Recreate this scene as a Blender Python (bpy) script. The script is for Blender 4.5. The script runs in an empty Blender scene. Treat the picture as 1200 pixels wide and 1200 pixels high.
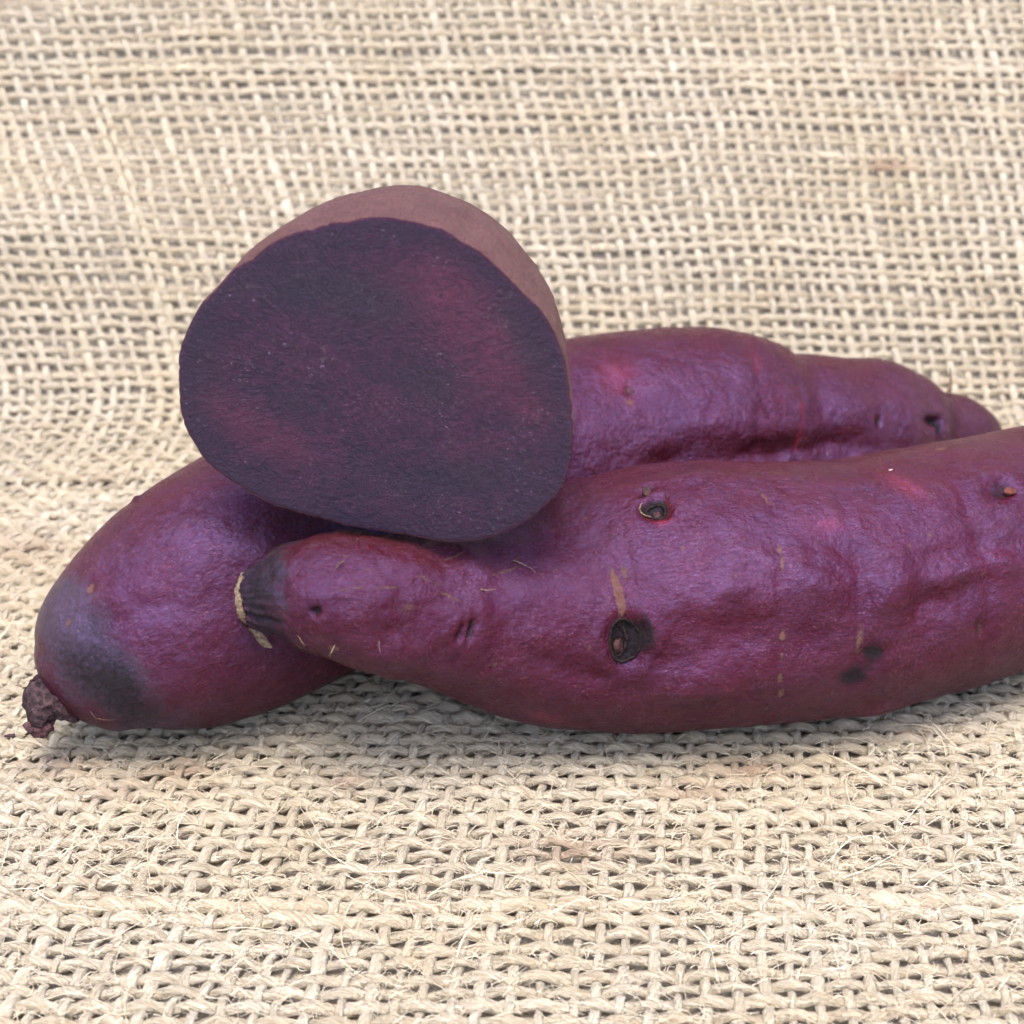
import bpy, math, random
import numpy as np
from math import radians as rad, sin, cos, pi

random.seed(7)
rng = np.random.default_rng(11)
S = 0.008                       # working unit (about a centimetre) to metres
scene = bpy.context.scene
COL = scene.collection

# ------------------------------------------------------------------ camera
PITCH = rad(32.0); CAM_H = 28.3; FOC = 2360.0     # focal length in pixels of a 1200 px frame
cam_d = bpy.data.cameras.new('camera'); cam = bpy.data.objects.new('camera', cam_d); COL.objects.link(cam)
cam.location = (0, 0, CAM_H * S); cam.rotation_euler = (pi / 2 - PITCH, 0, 0)
cam_d.sensor_width = 36; cam_d.lens = 36 * FOC / 1200
cam_d.clip_start = 0.005; cam_d.clip_end = 100
cam_d.dof.use_dof = True; cam_d.dof.focus_distance = 42.5 * S; cam_d.dof.aperture_fstop = 25
scene.camera = cam
scene.cycles.use_denoising = True

# ------------------------------------------------------------------ sky, sun, exposure
SUN_EL, SUN_AZ = 73.0, 186.0      # degrees; azimuth clockwise from +Y
world = bpy.data.worlds.new('World'); scene.world = world; world.use_nodes = True
wn = world.node_tree; bg = wn.nodes['Background']
sky = wn.nodes.new('ShaderNodeTexSky'); sky.sky_type = 'NISHITA'; sky.sun_disc = False
sky.sun_elevation = rad(SUN_EL); sky.sun_rotation = rad(SUN_AZ); sky.dust_density = 5.0; sky.air_density = 1.0; sky.ozone_density = 1.5
wn.links.new(sky.outputs[0], bg.inputs[0]); bg.inputs[1].default_value = 0.15
sd = bpy.data.lights.new('sun', 'SUN'); sun = bpy.data.objects.new('sun', sd); COL.objects.link(sun)
sd.energy = 1.3; sd.angle = rad(26); sd.color = (1.0, 0.93, 0.81)
sun.location = (0, 0.4, 0.8)
sun.rotation_euler = (-(pi / 2 - rad(SUN_EL)), 0, -rad(SUN_AZ))
scene.view_settings.view_transform = 'Standard'; scene.view_settings.look = 'None'
scene.view_settings.gamma = 1.0; scene.view_settings.exposure = 1.42
scene.view_settings.use_curve_mapping = False

# ------------------------------------------------------------------ maths helpers
def hash3(ix, iy, iz, seed):
    h = (ix.astype(np.int64) * 73856093) ^ (iy.astype(np.int64) * 19349663) ^ (iz.astype(np.int64) * 83492791) ^ (seed * 2654435761)
    h &= 0xffffffff
    h = (h ^ (h >> 13)) * 1274126177 & 0xffffffff
    h = (h ^ (h >> 16)) * 2246822519 & 0xffffffff
    return ((h ^ (h >> 15)) & 0xffffff) / float(0xffffff)

def vnoise(p, seed=0):
    """smooth value noise of points (N,3), -1..1"""
    i = np.floor(p); f = p - i; f = f * f * (3 - 2 * f); i = i.astype(np.int64)
    r = 0
    for dx in (0, 1):
        wx = f[:, 0] if dx else 1 - f[:, 0]
        for dy in (0, 1):
            wy = f[:, 1] if dy else 1 - f[:, 1]
            for dz in (0, 1):
                wz = f[:, 2] if dz else 1 - f[:, 2]
                r = r + wx * wy * wz * hash3(i[:, 0] + dx, i[:, 1] + dy, i[:, 2] + dz, seed)
    return r * 2 - 1

def fbm(p, seed=0, octs=3):
    r = 0; a = 1.0; t = 0
    for o in range(octs):
        r = r + a * vnoise(p * (2.03 ** o) + 17.3 * o, seed + o); t += a; a *= 0.5
    return r / t

def sstep(a, b, x):
    t = np.clip((x - a) / (b - a), 0, 1); return t * t * (3 - 2 * t)

F_ = np.array([0, cos(PITCH), -sin(PITCH)]); U_ = np.array([0, sin(PITCH), cos(PITCH)]); C_ = np.array([0, 0, CAM_H])
def project(P):
    d = (P - C_) @ F_
    return np.stack([600 + FOC * P[:, 0] / d, 600 - FOC * ((P - C_) @ U_) / d], 1)

def catmull(pts, t):
    """pts (n,k) at uniform knots; t in 0..n-1"""
    pts = np.asarray(pts, float); n = len(pts)
    e = np.vstack([2 * pts[0] - pts[1], pts, 2 * pts[-1] - pts[-2]])
    i = np.clip(np.floor(t).astype(int), 0, n - 2); f = (t - i)[:, None]
    p0, p1, p2, p3 = e[i], e[i + 1], e[i + 2], e[i + 3]
    return 0.5 * (2 * p1 + (p2 - p0) * f + (2 * p0 - 5 * p1 + 4 * p2 - p3) * f ** 2 + (3 * p1 - p0 - 3 * p2 + p3) * f ** 3)

# ------------------------------------------------------------------ object helpers
def mesh_obj(name, verts, faces, mat, parent=None, attrs=None, smooth=True, vattrs=None):
    """verts (N,3) in working units in the world; faces (M,4) or (M,3) or a list"""
    me = bpy.data.meshes.new(name)
    v = np.asarray(verts, dtype=np.float64) * S
    origin = parent.location if parent is not None and parent.type == 'EMPTY' else None
    off = np.zeros(3)
    if parent is not None:
        p = parent
        while p is not None:
            off += np.array(p.location); p = p.parent
    v = v - off
    if isinstance(faces, np.ndarray):
        k = faces.shape[1]; nf = len(faces)
        me.vertices.add(len(v)); me.vertices.foreach_set('co', v.ravel())
        me.loops.add(nf * k); me.loops.foreach_set('vertex_index', faces.ravel().astype(np.int32))
        me.polygons.add(nf); me.polygons.foreach_set('loop_start', np.arange(0, nf * k, k, dtype=np.int32))
        me.polygons.foreach_set('loop_total', np.full(nf, k, dtype=np.int32))
        me.update(calc_edges=True); me.validate()
    else:
        me.from_pydata([tuple(q) for q in v], [], [tuple(int(a) for a in f) for f in faces]); me.update()
    if smooth:
        me.polygons.foreach_set('use_smooth', np.ones(len(me.polygons), dtype=bool))
    for k_, a in (attrs or {}).items():
        at = me.attributes.new(k_, 'FLOAT', 'POINT'); at.data.foreach_set('value', np.asarray(a, dtype=np.float32).ravel())
    for k_, a in (vattrs or {}).items():
        at = me.attributes.new(k_, 'FLOAT_VECTOR', 'POINT'); at.data.foreach_set('vector', np.asarray(a, dtype=np.float32).ravel())
    me.materials.append(mat)
    o = bpy.data.objects.new(name, me); COL.objects.link(o)
    if parent is not None: o.parent = parent
    return o

def thing(name, label, cat, loc, group=None):
    o = bpy.data.objects.new(name, None); COL.objects.link(o)
    o.empty_display_size = 0.01; o.location = tuple(c * S for c in loc)
    o['label'] = label; o['category'] = cat
    if group: o['group'] = group
    return o

def tube(path, radii, sides=6, squash=1.0, cap=True):
    """verts, faces(list) of a tube along path (n,3); radii (n,)"""
    path = np.asarray(path, float); n = len(path)
    t = np.gradient(path, axis=0); t /= np.linalg.norm(t, axis=1)[:, None] + 1e-12
    ref = np.array([0, 0, 1.0]) if abs(t[0][2]) < 0.9 else np.array([1.0, 0, 0])
    vs = []
    for i in range(n):
        a = np.cross(t[i], ref); a /= np.linalg.norm(a) + 1e-12; b = np.cross(a, t[i])
        for k in range(sides):
            th = 2 * pi * k / sides
            vs.append(path[i] + radii[i] * (cos(th) * a + squash * sin(th) * b))
        ref = b
    fs = []
    for i in range(n - 1):
        for k in range(sides):
            k2 = (k + 1) % sides
            fs.append((i * sides + k, i * sides + k2, (i + 1) * sides + k2, (i + 1) * sides + k))
    if cap:
        fs.append(tuple(range(sides))[::-1]); fs.append(tuple((n - 1) * sides + k for k in range(sides)))
    return np.array(vs), fs

def join(parts):
    V, Fs, o = [], [], 0
    for v, f in parts:
        V.append(v); Fs += [tuple(a + o for a in q) for q in f]; o += len(v)
    return np.vstack(V), Fs

# ------------------------------------------------------------------ node helpers
class NT:
    def __init__(s, name):
        s.m = bpy.data.materials.new(name); s.m.use_nodes = True; s.t = s.m.node_tree
        s.b = s.t.nodes['Principled BSDF']
    def n(s, typ, **kw):
        x = s.t.nodes.new('ShaderNode' + typ)
        for k, v in kw.items(): setattr(x, k, v)
        return x
    def set(s, sock, v):
        if isinstance(v, bpy.types.NodeSocket): s.t.links.new(v, sock)
        elif v is not None:
            if isinstance(v, tuple) and len(v) == 3 and sock.type == 'RGBA': v = v + (1,)
            sock.default_value = v
    def attr(s, name, out='Fac'):
        a = s.n('Attribute', attribute_name=name); return a.outputs[out]
    def math(s, op, a, b=None, c=None, clamp=False):
        x = s.n('Math', operation=op, use_clamp=clamp); s.set(x.inputs[0], a)
        if b is not None: s.set(x.inputs[1], b)
        if c is not None: s.set(x.inputs[2], c)
        return x.outputs[0]
    def vscale(s, v, sc):
        x = s.n('VectorMath', operation='MULTIPLY'); s.set(x.inputs[0], v); x.inputs[1].default_value = sc; return x.outputs[0]
    def noise(s, v, scale, detail=3, rough=.55, dist=0):
        x = s.n('TexNoise'); s.set(x.inputs['Vector'], v); x.inputs['Scale'].default_value = scale
        x.inputs['Detail'].default_value = detail; x.inputs['Roughness'].default_value = rough; x.inputs['Distortion'].default_value = dist
        return x.outputs['Fac']
    def voro(s, v, scale, feature='F1'):
        x = s.n('TexVoronoi', feature=feature); s.set(x.inputs['Vector'], v); x.inputs['Scale'].default_value = scale
        return x.outputs['Distance']
    def ramp(s, f, *stops):
        x = s.n('ValToRGB'); s.set(x.inputs[0], f); e = x.color_ramp.elements
        while len(e) < len(stops): e.new(.5)
        for q, (p, c) in zip(e, stops):
            q.position = p; q.color = (c, c, c, 1) if isinstance(c, (int, float)) else tuple(c) + (1,)
        return x.outputs[0]
    def mix(s, f, a, b, mode='MIX'):
        x = s.n('Mix', data_type='RGBA', blend_type=mode); s.set(x.inputs[0], f); s.set(x.inputs[6], a); s.set(x.inputs[7], b)
        return x.outputs[2]
    def bump(s, h, strength, dist, prev=None):
        x = s.n('Bump'); x.inputs['Strength'].default_value = strength; x.inputs['Distance'].default_value = dist * S
        s.set(x.inputs['Height'], h)
        if prev is not None: s.set(x.inputs['Normal'], prev)
        return x.outputs[0]
    def objco(s):
        g = s.n('NewGeometry'); x = s.n('VectorMath', operation='SCALE'); s.set(x.inputs[0], g.outputs['Position']); x.inputs['Scale'].default_value = 1 / S
        return x.outputs[0]

# ------------------------------------------------------------------ materials
def yarn_mat(name, base, light):
    t = NT(name); y = t.attr('strand', 'Vector'); pos = t.objco()
    f1 = t.noise(y, 3.0, 5, .75); f2 = t.noise(y, 1.3, 2, .5)
    oi = t.n('ObjectInfo').outputs['Random']
    c = t.mix(t.ramp(f1, (.36, 0), (.60, 1)), base, light)
    big = t.noise(pos, .16, 3, .6)
    c = t.mix(t.math('MULTIPLY', t.ramp(big, (.40, 0), (.68, 1)), .45), c, (.68, .54, .32))
    c = t.mix(t.math('MULTIPLY', t.ramp(f2, (.45, 0), (.75, 1)), .28), c, (.42, .30, .18))
    c = t.mix(t.math('MULTIPLY', t.ramp(oi, (.0, 1), (.35, 0)), .22), c, (.55, .40, .24))
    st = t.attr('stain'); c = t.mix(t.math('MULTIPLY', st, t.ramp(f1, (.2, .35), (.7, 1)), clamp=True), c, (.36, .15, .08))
    t.set(t.b.inputs['Base Color'], c); t.b.inputs['Roughness'].default_value = .72
    t.b.inputs['Specular IOR Level'].default_value = .35
    t.b.inputs['Sheen Weight'].default_value = .25; t.b.inputs['Sheen Roughness'].default_value = .5
    t.set(t.b.inputs['Normal'], t.bump(f1, 1.0, .14, t.bump(t.noise(y, 11, 2, .5), 1.0, .05)))
    tr = t.n('BsdfTranslucent'); t.set(tr.inputs[0], c); ms = t.n('MixShader'); ms.inputs[0].default_value = .14
    t.t.links.new(t.b.outputs[0], ms.inputs[1]); t.t.links.new(tr.outputs[0], ms.inputs[2])
    t.t.links.new(ms.outputs[0], t.t.nodes['Material Output'].inputs[0])
    return t.m
M_weft = yarn_mat('weft_jute', (.47, .365, .225), (.92, .84, .70))
M_warp = yarn_mat('warp_jute', (.55, .45, .30), (.95, .89, .77))

t = NT('loose_jute_fibre'); r = t.n('ObjectInfo').outputs['Random']
t.set(t.b.inputs['Base Color'], t.mix(t.noise(t.objco(), 1.5, 2), (.62, .50, .34), (.85, .80, .68)))
t.b.inputs['Roughness'].default_value = .5; M_fib = t.m

t = NT('backing_jute'); p = t.objco()
c = t.mix(t.ramp(t.noise(t.vscale(p, (1, 1, 1)), 4, 4, .7), (.35, 0), (.65, 1)), (.38, .325, .26), (.68, .61, .51))
t.set(t.b.inputs['Base Color'], c); t.b.inputs['Roughness'].default_value = .9
t.set(t.b.inputs['Normal'], t.bump(t.noise(p, 8, 3), 1, .12)); M_back = t.m

def skin_mat(name, c1, c2, brown, rough=.30, dusty=0.0, coat=.0, tint=(.62, .55, 1.0), shine=.16, gloss=(.019, .019, .049)):  # violet tint and gloss defaults put a blue sky sheen into the skin
    t = NT(name); q = t.attr('sk', 'Vector'); pos = t.objco()
    mott = t.noise(pos, .9, 4, .6); fine = t.noise(t.vscale(q, (1.2, 3.6, 3.6)), 6, 4, .7)
    c = t.mix(t.ramp(mott, (.32, 0), (.68, 1)), c1, c2)
    # fine streaks along the root and pale lenticel dots
    stre = t.noise(t.vscale(q, (.35, 9, 9)), 2.2, 4, .65)
    c = t.mix(t.math('MULTIPLY', t.ramp(stre, (.52, 0), (.72, 1)), .35), c, brown)
    c = t.mix(t.math('MULTIPLY', t.ramp(fine, (.30, 1), (.55, 0)), .45), c, tuple(a * .45 for a in c1))
    # rings round the root, faint
    ring = t.noise(t.vscale(q, (7, .5, .5)), 1.0, 3, .6)
    c = t.mix(t.math('MULTIPLY', t.ramp(ring, (.55, 0), (.8, 1)), .25), c, brown)
    vd = t.voro(pos, 5.5); lent = t.math('MULTIPLY', t.ramp(vd, (.05, 1), (.13, 0)), t.ramp(t.noise(pos, 1.7, 2), (.50, 0), (.62, 1)))
    c = t.mix(t.math('MULTIPLY', lent, .4), c, (.28, .11, .09))
    spk = t.noise(pos, 16, 3, .7); c = t.mix(t.math('MULTIPLY', t.math('MULTIPLY', t.ramp(spk, (.54, 0), (.66, 1)), t.ramp(t.noise(pos, 1.2, 3), (.40, .25), (.62, 1))), .40), c, (.26, .085, .10))
    cell = t.voro(t.vscale(q, (1.3, 2.2, 2.2)), 9.0, 'DISTANCE_TO_EDGE'); c = t.mix(t.math('MULTIPLY', t.ramp(cell, (.0, 1), (.10, 0)), .38), c, tuple(a * .35 for a in c1))
    sk2 = t.noise(t.vscale(q, (1.5, .9, .9)), 13, 3, .75); c = t.mix(t.math('MULTIPLY', t.ramp(sk2, (.56, 0), (.68, 1)), .35), c, (.020, .003, .008))
    n2 = t.noise(pos, 3.2, 4, .7); dust = t.math('MULTIPLY', t.ramp(n2, (.40, 0), (.75, 1)), dusty + .06)
    c = t.mix(dust, c, (.17, .075, .07))
    n3 = t.noise(pos, 7, 4, .75)
    red = t.attr('red'); c = t.mix(t.math('MULTIPLY', red, .7, clamp=True), c, (.24, .022, .035))
    sl = t.attr('slate'); slk = t.math('MULTIPLY', t.ramp(t.math('ADD', sl, t.math('ADD', t.math('MULTIPLY', t.math('SUBTRACT', n3, .5), 1.1), t.math('MULTIPLY', t.math('SUBTRACT', t.noise(pos, 1.8, 3), .5), 1.2))), (.30, 0), (.78, 1)), t.ramp(sl, (.02, 0), (.3, 1))); c = t.mix(t.math('MULTIPLY', slk, .85), c, t.mix(n3, (.028, .017, .026), (.072, .050, .066)))
    dark = t.attr('dark'); dk = t.ramp(t.math('ADD', dark, t.math('MULTIPLY', t.math('SUBTRACT', n3, .5), 1.3)), (.30, 0), (.75, 1))
    dk = t.math('MULTIPLY', dk, t.ramp(dark, (.02, 0), (.2, 1)))
    c = t.mix(t.math('MULTIPLY', dk, .93), c, t.mix(n3, (.004, .005, .004), (.030, .027, .029)))
    tan = t.attr('tan'); tk = t.ramp(t.math('ADD', tan, t.math('MULTIPLY', t.math('SUBTRACT', t.noise(pos, 9, 4, .8), .5), 1.8)), (.42, 0), (.72, 1))
    tk = t.math('MULTIPLY', tk, t.ramp(tan, (.03, 0), (.2, 1)))
    c = t.mix(t.math('MULTIPLY', tk, .7), c, t.mix(n3, (.10, .040, .032), (.25, .15, .11)))
    t.set(t.b.inputs['Base Color'], c)
    rr = t.math('ADD', t.math('MULTIPLY', t.noise(pos, 2.2, 4, .6), .22), rough - .14)
    rr = t.math('ADD', rr, t.math('MULTIPLY', tk, .3)); t.set(t.b.inputs['Roughness'], rr)
    gloss_var = t.ramp(t.noise(pos, .75, 3, .6, .5), (.38, .75), (.60, 1.0))  # uneven strength of the tinted gloss that stands in for reflected sky
    t.set(t.b.inputs['Specular IOR Level'], t.math('MULTIPLY', t.math('MULTIPLY', gloss_var, shine), t.math('SUBTRACT', 1.0, t.math('MULTIPLY', dk, .75))))
    t.set(t.b.inputs['Specular Tint'], tint)
    t.b.inputs['Coat Weight'].default_value = coat; t.b.inputs['Coat Roughness'].default_value = .28
    cr = t.voro(t.vscale(q, (1.0, 2.9, 2.9)), 5.2, 'DISTANCE_TO_EDGE')
    crn = t.noise(t.vscale(q, (1.0, 2.9, 2.9)), 7.5, 5, .75, .6)
    nb = t.bump(t.ramp(cr, (0, 0), (.12, 1)), .10, .02)
    nb = t.bump(crn, .9, .07, nb)
    nb = t.bump(t.noise(pos, 11, 4, .75, .4), .9, .045, nb)
    nb = t.bump(t.noise(t.vscale(q, (.5, 6, 6)), 3, 3, .6), .35, .04, nb)
    nb = t.bump(t.noise(pos, 1.6, 3, .55), .5, .30, nb)
    nbg = t.bump(crn, .45, .05, t.bump(t.noise(pos, 9, 4, .75, .4), .6, .035, t.bump(t.noise(pos, 1.6, 3, .55), .5, .30)))
    nb = t.bump(tk, .8, .03, nb)
    t.set(t.b.inputs['Normal'], nb)
    gl = t.n('BsdfGlossy'); gl.inputs['Roughness'].default_value = .17; t.set(gl.inputs['Normal'], nbg)
    keep = t.math('MULTIPLY', t.math('SUBTRACT', 1.0, t.math('MULTIPLY', dk, .8)), t.math('SUBTRACT', 1.0, t.math('MULTIPLY', tk, .8)))
    t.set(gl.inputs['Color'], t.mix(t.math('MULTIPLY', gloss_var, keep), (0, 0, 0), gloss))
    ad = t.n('AddShader'); t.t.links.new(t.b.outputs[0], ad.inputs[0]); t.t.links.new(gl.outputs[0], ad.inputs[1])
    t.t.links.new(ad.outputs[0], t.t.nodes['Material Output'].inputs[0])
    return t.m
M_skin = skin_mat('purple_skin', (.054, .0022, .0056), (.078, .0045, .0085), (.090, .018, .016))
M_skin_r = skin_mat('purple_skin_rear', (.050, .0030, .0085), (.070, .0055, .0125), (.074, .017, .020), rough=.30)
M_skin_b = skin_mat('brown_purple_skin', (.098, .042, .044), (.135, .062, .060), (.18, .10, .088), rough=.60, dusty=.30, coat=.0, tint=(.9, .7, .75), shine=.30, gloss=(.012, .010, .012))

def simple(name, a, b, scale=6, rough=.75, bump=.05, spec=.4):
    t = NT(name); p = t.objco(); n = t.noise(p, scale, 4, .7)
    t.set(t.b.inputs['Base Color'], t.mix(t.ramp(n, (.35, 0), (.65, 1)), a, b)); t.b.inputs['Roughness'].default_value = rough
    t.b.inputs['Specular IOR Level'].default_value = spec
    t.set(t.b.inputs['Normal'], t.bump(n, .9, bump)); return t.m
M_scab = simple('dark_scab', (.004, .003, .004), (.022, .014, .015), 9, .6, .05, .12)
M_nub = simple('root_nub', (.018, .004, .007), (.060, .017, .020), 11, .6)
M_tan = simple('dried_peel', (.07, .052, .038), (.25, .19, .135), 13, .9, .05, .15)
M_stub = simple('broken_stem', (.018, .013, .017), (.095, .055, .065), 6, .8, .14, .15)
M_pink = simple('torn_flesh', (.040, .018, .024), (.12, .058, .066), 7, .8, .08, .2)
M_white = simple('white_crumb', (.25, .15, .17), (.45, .36, .38), 9, .6)
M_flake = simple('red_flake', (.07, .020, .018), (.15, .05, .04), 9, .8, .05, .2)

# flesh of the cut face
t = NT('purple_flesh'); fp = t.attr('fp', 'Vector'); pos = t.objco(); pol = t.attr('pol', 'Vector')
rad_n = t.noise(t.vscale(pol, (14, 14, .8)), 1.6, 4, .65); rad_n = t.math('MULTIPLY_ADD', t.math('SUBTRACT', rad_n, .5), t.attr('outer'), .5)       # streaks that run out to the rim
blot = t.noise(fp, .75, 4, .6); fine = t.noise(fp, 5, 5, .75)
c = t.mix(t.ramp(blot, (.36, 0), (.64, 1)), (.009, .008, .020), (.034, .010, .028))
c = t.mix(t.math('MULTIPLY', t.ramp(fine, (.40, 0), (.62, 1)), .6), c, (.075, .018, .055))
pk = t.attr('pink'); pk2 = t.math('MULTIPLY', pk, t.math('ADD', .45, t.math('MULTIPLY', t.ramp(t.math('MULTIPLY_ADD', fine, .5, t.math('MULTIPLY', rad_n, .5)), (.38, 0), (.62, 1)), .8)), clamp=True)
c = t.mix(pk2, c, (.17, .030, .070))
gr = t.attr('green'); c = t.mix(t.math('MULTIPLY', gr, t.ramp(fine, (.35, .2), (.6, .85))), c, (.020, .022, .030))
rim = t.attr('rim'); c = t.mix(t.math('MULTIPLY', rim, t.ramp(rad_n, (.35, .35), (.65, 1))), c, (.024, .012, .028))
co = t.ramp(t.attr('rim'), (.985, 0), (1.0, 1)); c = t.mix(t.math('MULTIPLY', co, .6), c, (.095, .018, .050))
tn = t.ramp(t.math('MULTIPLY_ADD', t.noise(fp, 12, 2), .5, t.math('MULTIPLY', rad_n, .5)), (.62, 0), (.72, 1))
c = t.mix(t.math('MULTIPLY', tn, t.math('MULTIPLY_ADD', pk, .35, .07)), c, (.28, .17, .15))
sg = t.noise(t.vscale(fp, (1, 1.6, 1)), 8.5, 3, .7); sg = t.math('MULTIPLY', t.ramp(sg, (.62, 0), (.71, 1)), t.ramp(t.noise(fp, .9, 3, .6), (.47, .0), (.62, 1)))
c = t.mix(t.math('MULTIPLY', sg, .85), c, (.34, .26, .40))
dk_ = t.noise(t.vscale(fp, (1, 1.4, 1)), 6.0, 3, .7); c = t.mix(t.math('MULTIPLY', t.ramp(dk_, (.36, 1), (.44, 0)), .55), c, (.008, .006, .014))
t.set(t.b.inputs['Base Color'], c)
t.b.inputs['Specular IOR Level'].default_value = .55; t.set(t.b.inputs['Specular Tint'], (.62, .6, 1.0))
t.set(t.b.inputs['Roughness'], t.ramp(t.noise(fp, 3, 4, .7), (.3, .34), (.7, .62)))
wet = t.ramp(t.math('MULTIPLY_ADD', t.noise(fp, 9, 2), .7, t.math('MULTIPLY', t.noise(fp, .9, 2), .3)), (.60, 0), (.68, 1))
t.set(t.b.inputs['Coat Weight'], t.math('MULTIPLY_ADD', wet, .8, .04)); t.b.inputs['Coat Roughness'].default_value = .20
nb = t.bump(t.noise(fp, 9, 5, .8), 1.0, .16); nb = t.bump(t.noise(fp, 3.0, 4, .6), .5, .08, nb)
nb = t.bump(rad_n, .8, .09, nb); t.set(t.b.inputs['Normal'], nb); M_flesh = t.m

# ------------------------------------------------------------------ the burlap sheet
W_C, W_R = 0.445, 0.378           # spacing of the warp (running away) and weft (running across)
S0, S1 = 23.6, 76.0             # arc length range along the cloth; equals Y on the flat part
CREASE = 50.8
tab_s = np.linspace(-40, 90, 5201)
slope = rad(40) * sstep(CREASE - 1.4, CREASE + 1.6, tab_s) + rad(7) * sstep(58, 70, tab_s)
ds = tab_s[1] - tab_s[0]
tab_y = np.concatenate([[0], np.cumsum(np.cos(slope[:-1]) * ds)]) + tab_s[0]
tab_z = np.concatenate([[0], np.cumsum(np.sin(slope[:-1]) * ds)])
def cloth(u, s, wob=True):
    """cloth coordinates -> world point and unit normal"""
    y = np.interp(s, tab_s, tab_y); z = np.interp(s, tab_s, tab_z); a = np.interp(s, tab_s, slope)
    # the skew of the weave, different on floor and backdrop
    kf = .20 * (1 - sstep(-9, 20, u)); kb = -.235 - .17 * (1 - sstep(-15, -2, u)) + .11 * sstep(0, 14, u)
    q = s - CREASE; soft = np.sqrt(q * q + 2.0)
    sh = np.where(q < 0, -kf * (soft - 1.414), kb * (soft - 1.414))
    x = u + sh
    N = np.stack([0 * a, -np.sin(a), np.cos(a)], -1)
    bulge = 1.15 * np.exp(-((u + 15.5) / 7.5) ** 2 - ((s - CREASE - 5.6) / 2.3) ** 2)
    bulge -= .35 * np.exp(-((u + 12.5) / 8) ** 2 - ((s - CREASE - 10.2) / 2.4) ** 2)
    p3 = np.stack([u, s, 0 * u], -1)
    if wob:
        back = sstep(CREASE - 2, CREASE + 3, s)
        bulge = bulge + fbm(p3 * .12, 3, 2) * (.10 + .5 * back) + fbm(p3 * .45, 8, 2) * (.05 + .05 * back)
        x = x + .20 * fbm(p3 * np.array([.20, .12, 1]), 21, 2) + .08 * fbm(p3 * .8, 24, 1)
        y = y + (.20 * fbm(p3 * np.array([.07, .11, 1]), 31, 1) + .04 * fbm(p3 * .8, 34, 1)) * np.cos(a)
        z = z + (.20 * fbm(p3 * np.array([.07, .11, 1]), 31, 1) + .04 * fbm(p3 * .8, 34, 1)) * np.sin(a)
    P = np.stack([x, y, z - .16], -1) + N * bulge[..., None]
    return P, N

UMIN, UMAX = -24.5, 19.0
cols = np.arange(UMIN, UMAX, W_C); rows = np.arange(S0, S1, W_R)
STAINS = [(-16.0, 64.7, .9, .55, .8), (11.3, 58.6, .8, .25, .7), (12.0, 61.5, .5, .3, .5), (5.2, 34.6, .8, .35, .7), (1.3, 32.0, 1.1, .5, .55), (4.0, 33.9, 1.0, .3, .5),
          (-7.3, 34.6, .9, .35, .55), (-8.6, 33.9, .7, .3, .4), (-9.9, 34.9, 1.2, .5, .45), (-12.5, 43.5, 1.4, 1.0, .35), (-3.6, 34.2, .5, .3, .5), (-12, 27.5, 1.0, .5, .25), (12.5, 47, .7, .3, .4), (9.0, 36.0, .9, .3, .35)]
def stain_at(P):
    """P world points: brown dye spots in the cloth, by place on the sheet"""
    s_here = np.where(P[:, 2] > .6, CREASE + P[:, 2] / sin(rad(40)), P[:, 1])
    r = np.zeros(len(P))
    for (x, s, rx, rs, k) in STAINS:
        r = np.maximum(r, k * np.exp(-((P[:, 0] - x) / rx) ** 2 - ((s_here - s) / rs) ** 2))
    return r

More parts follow.
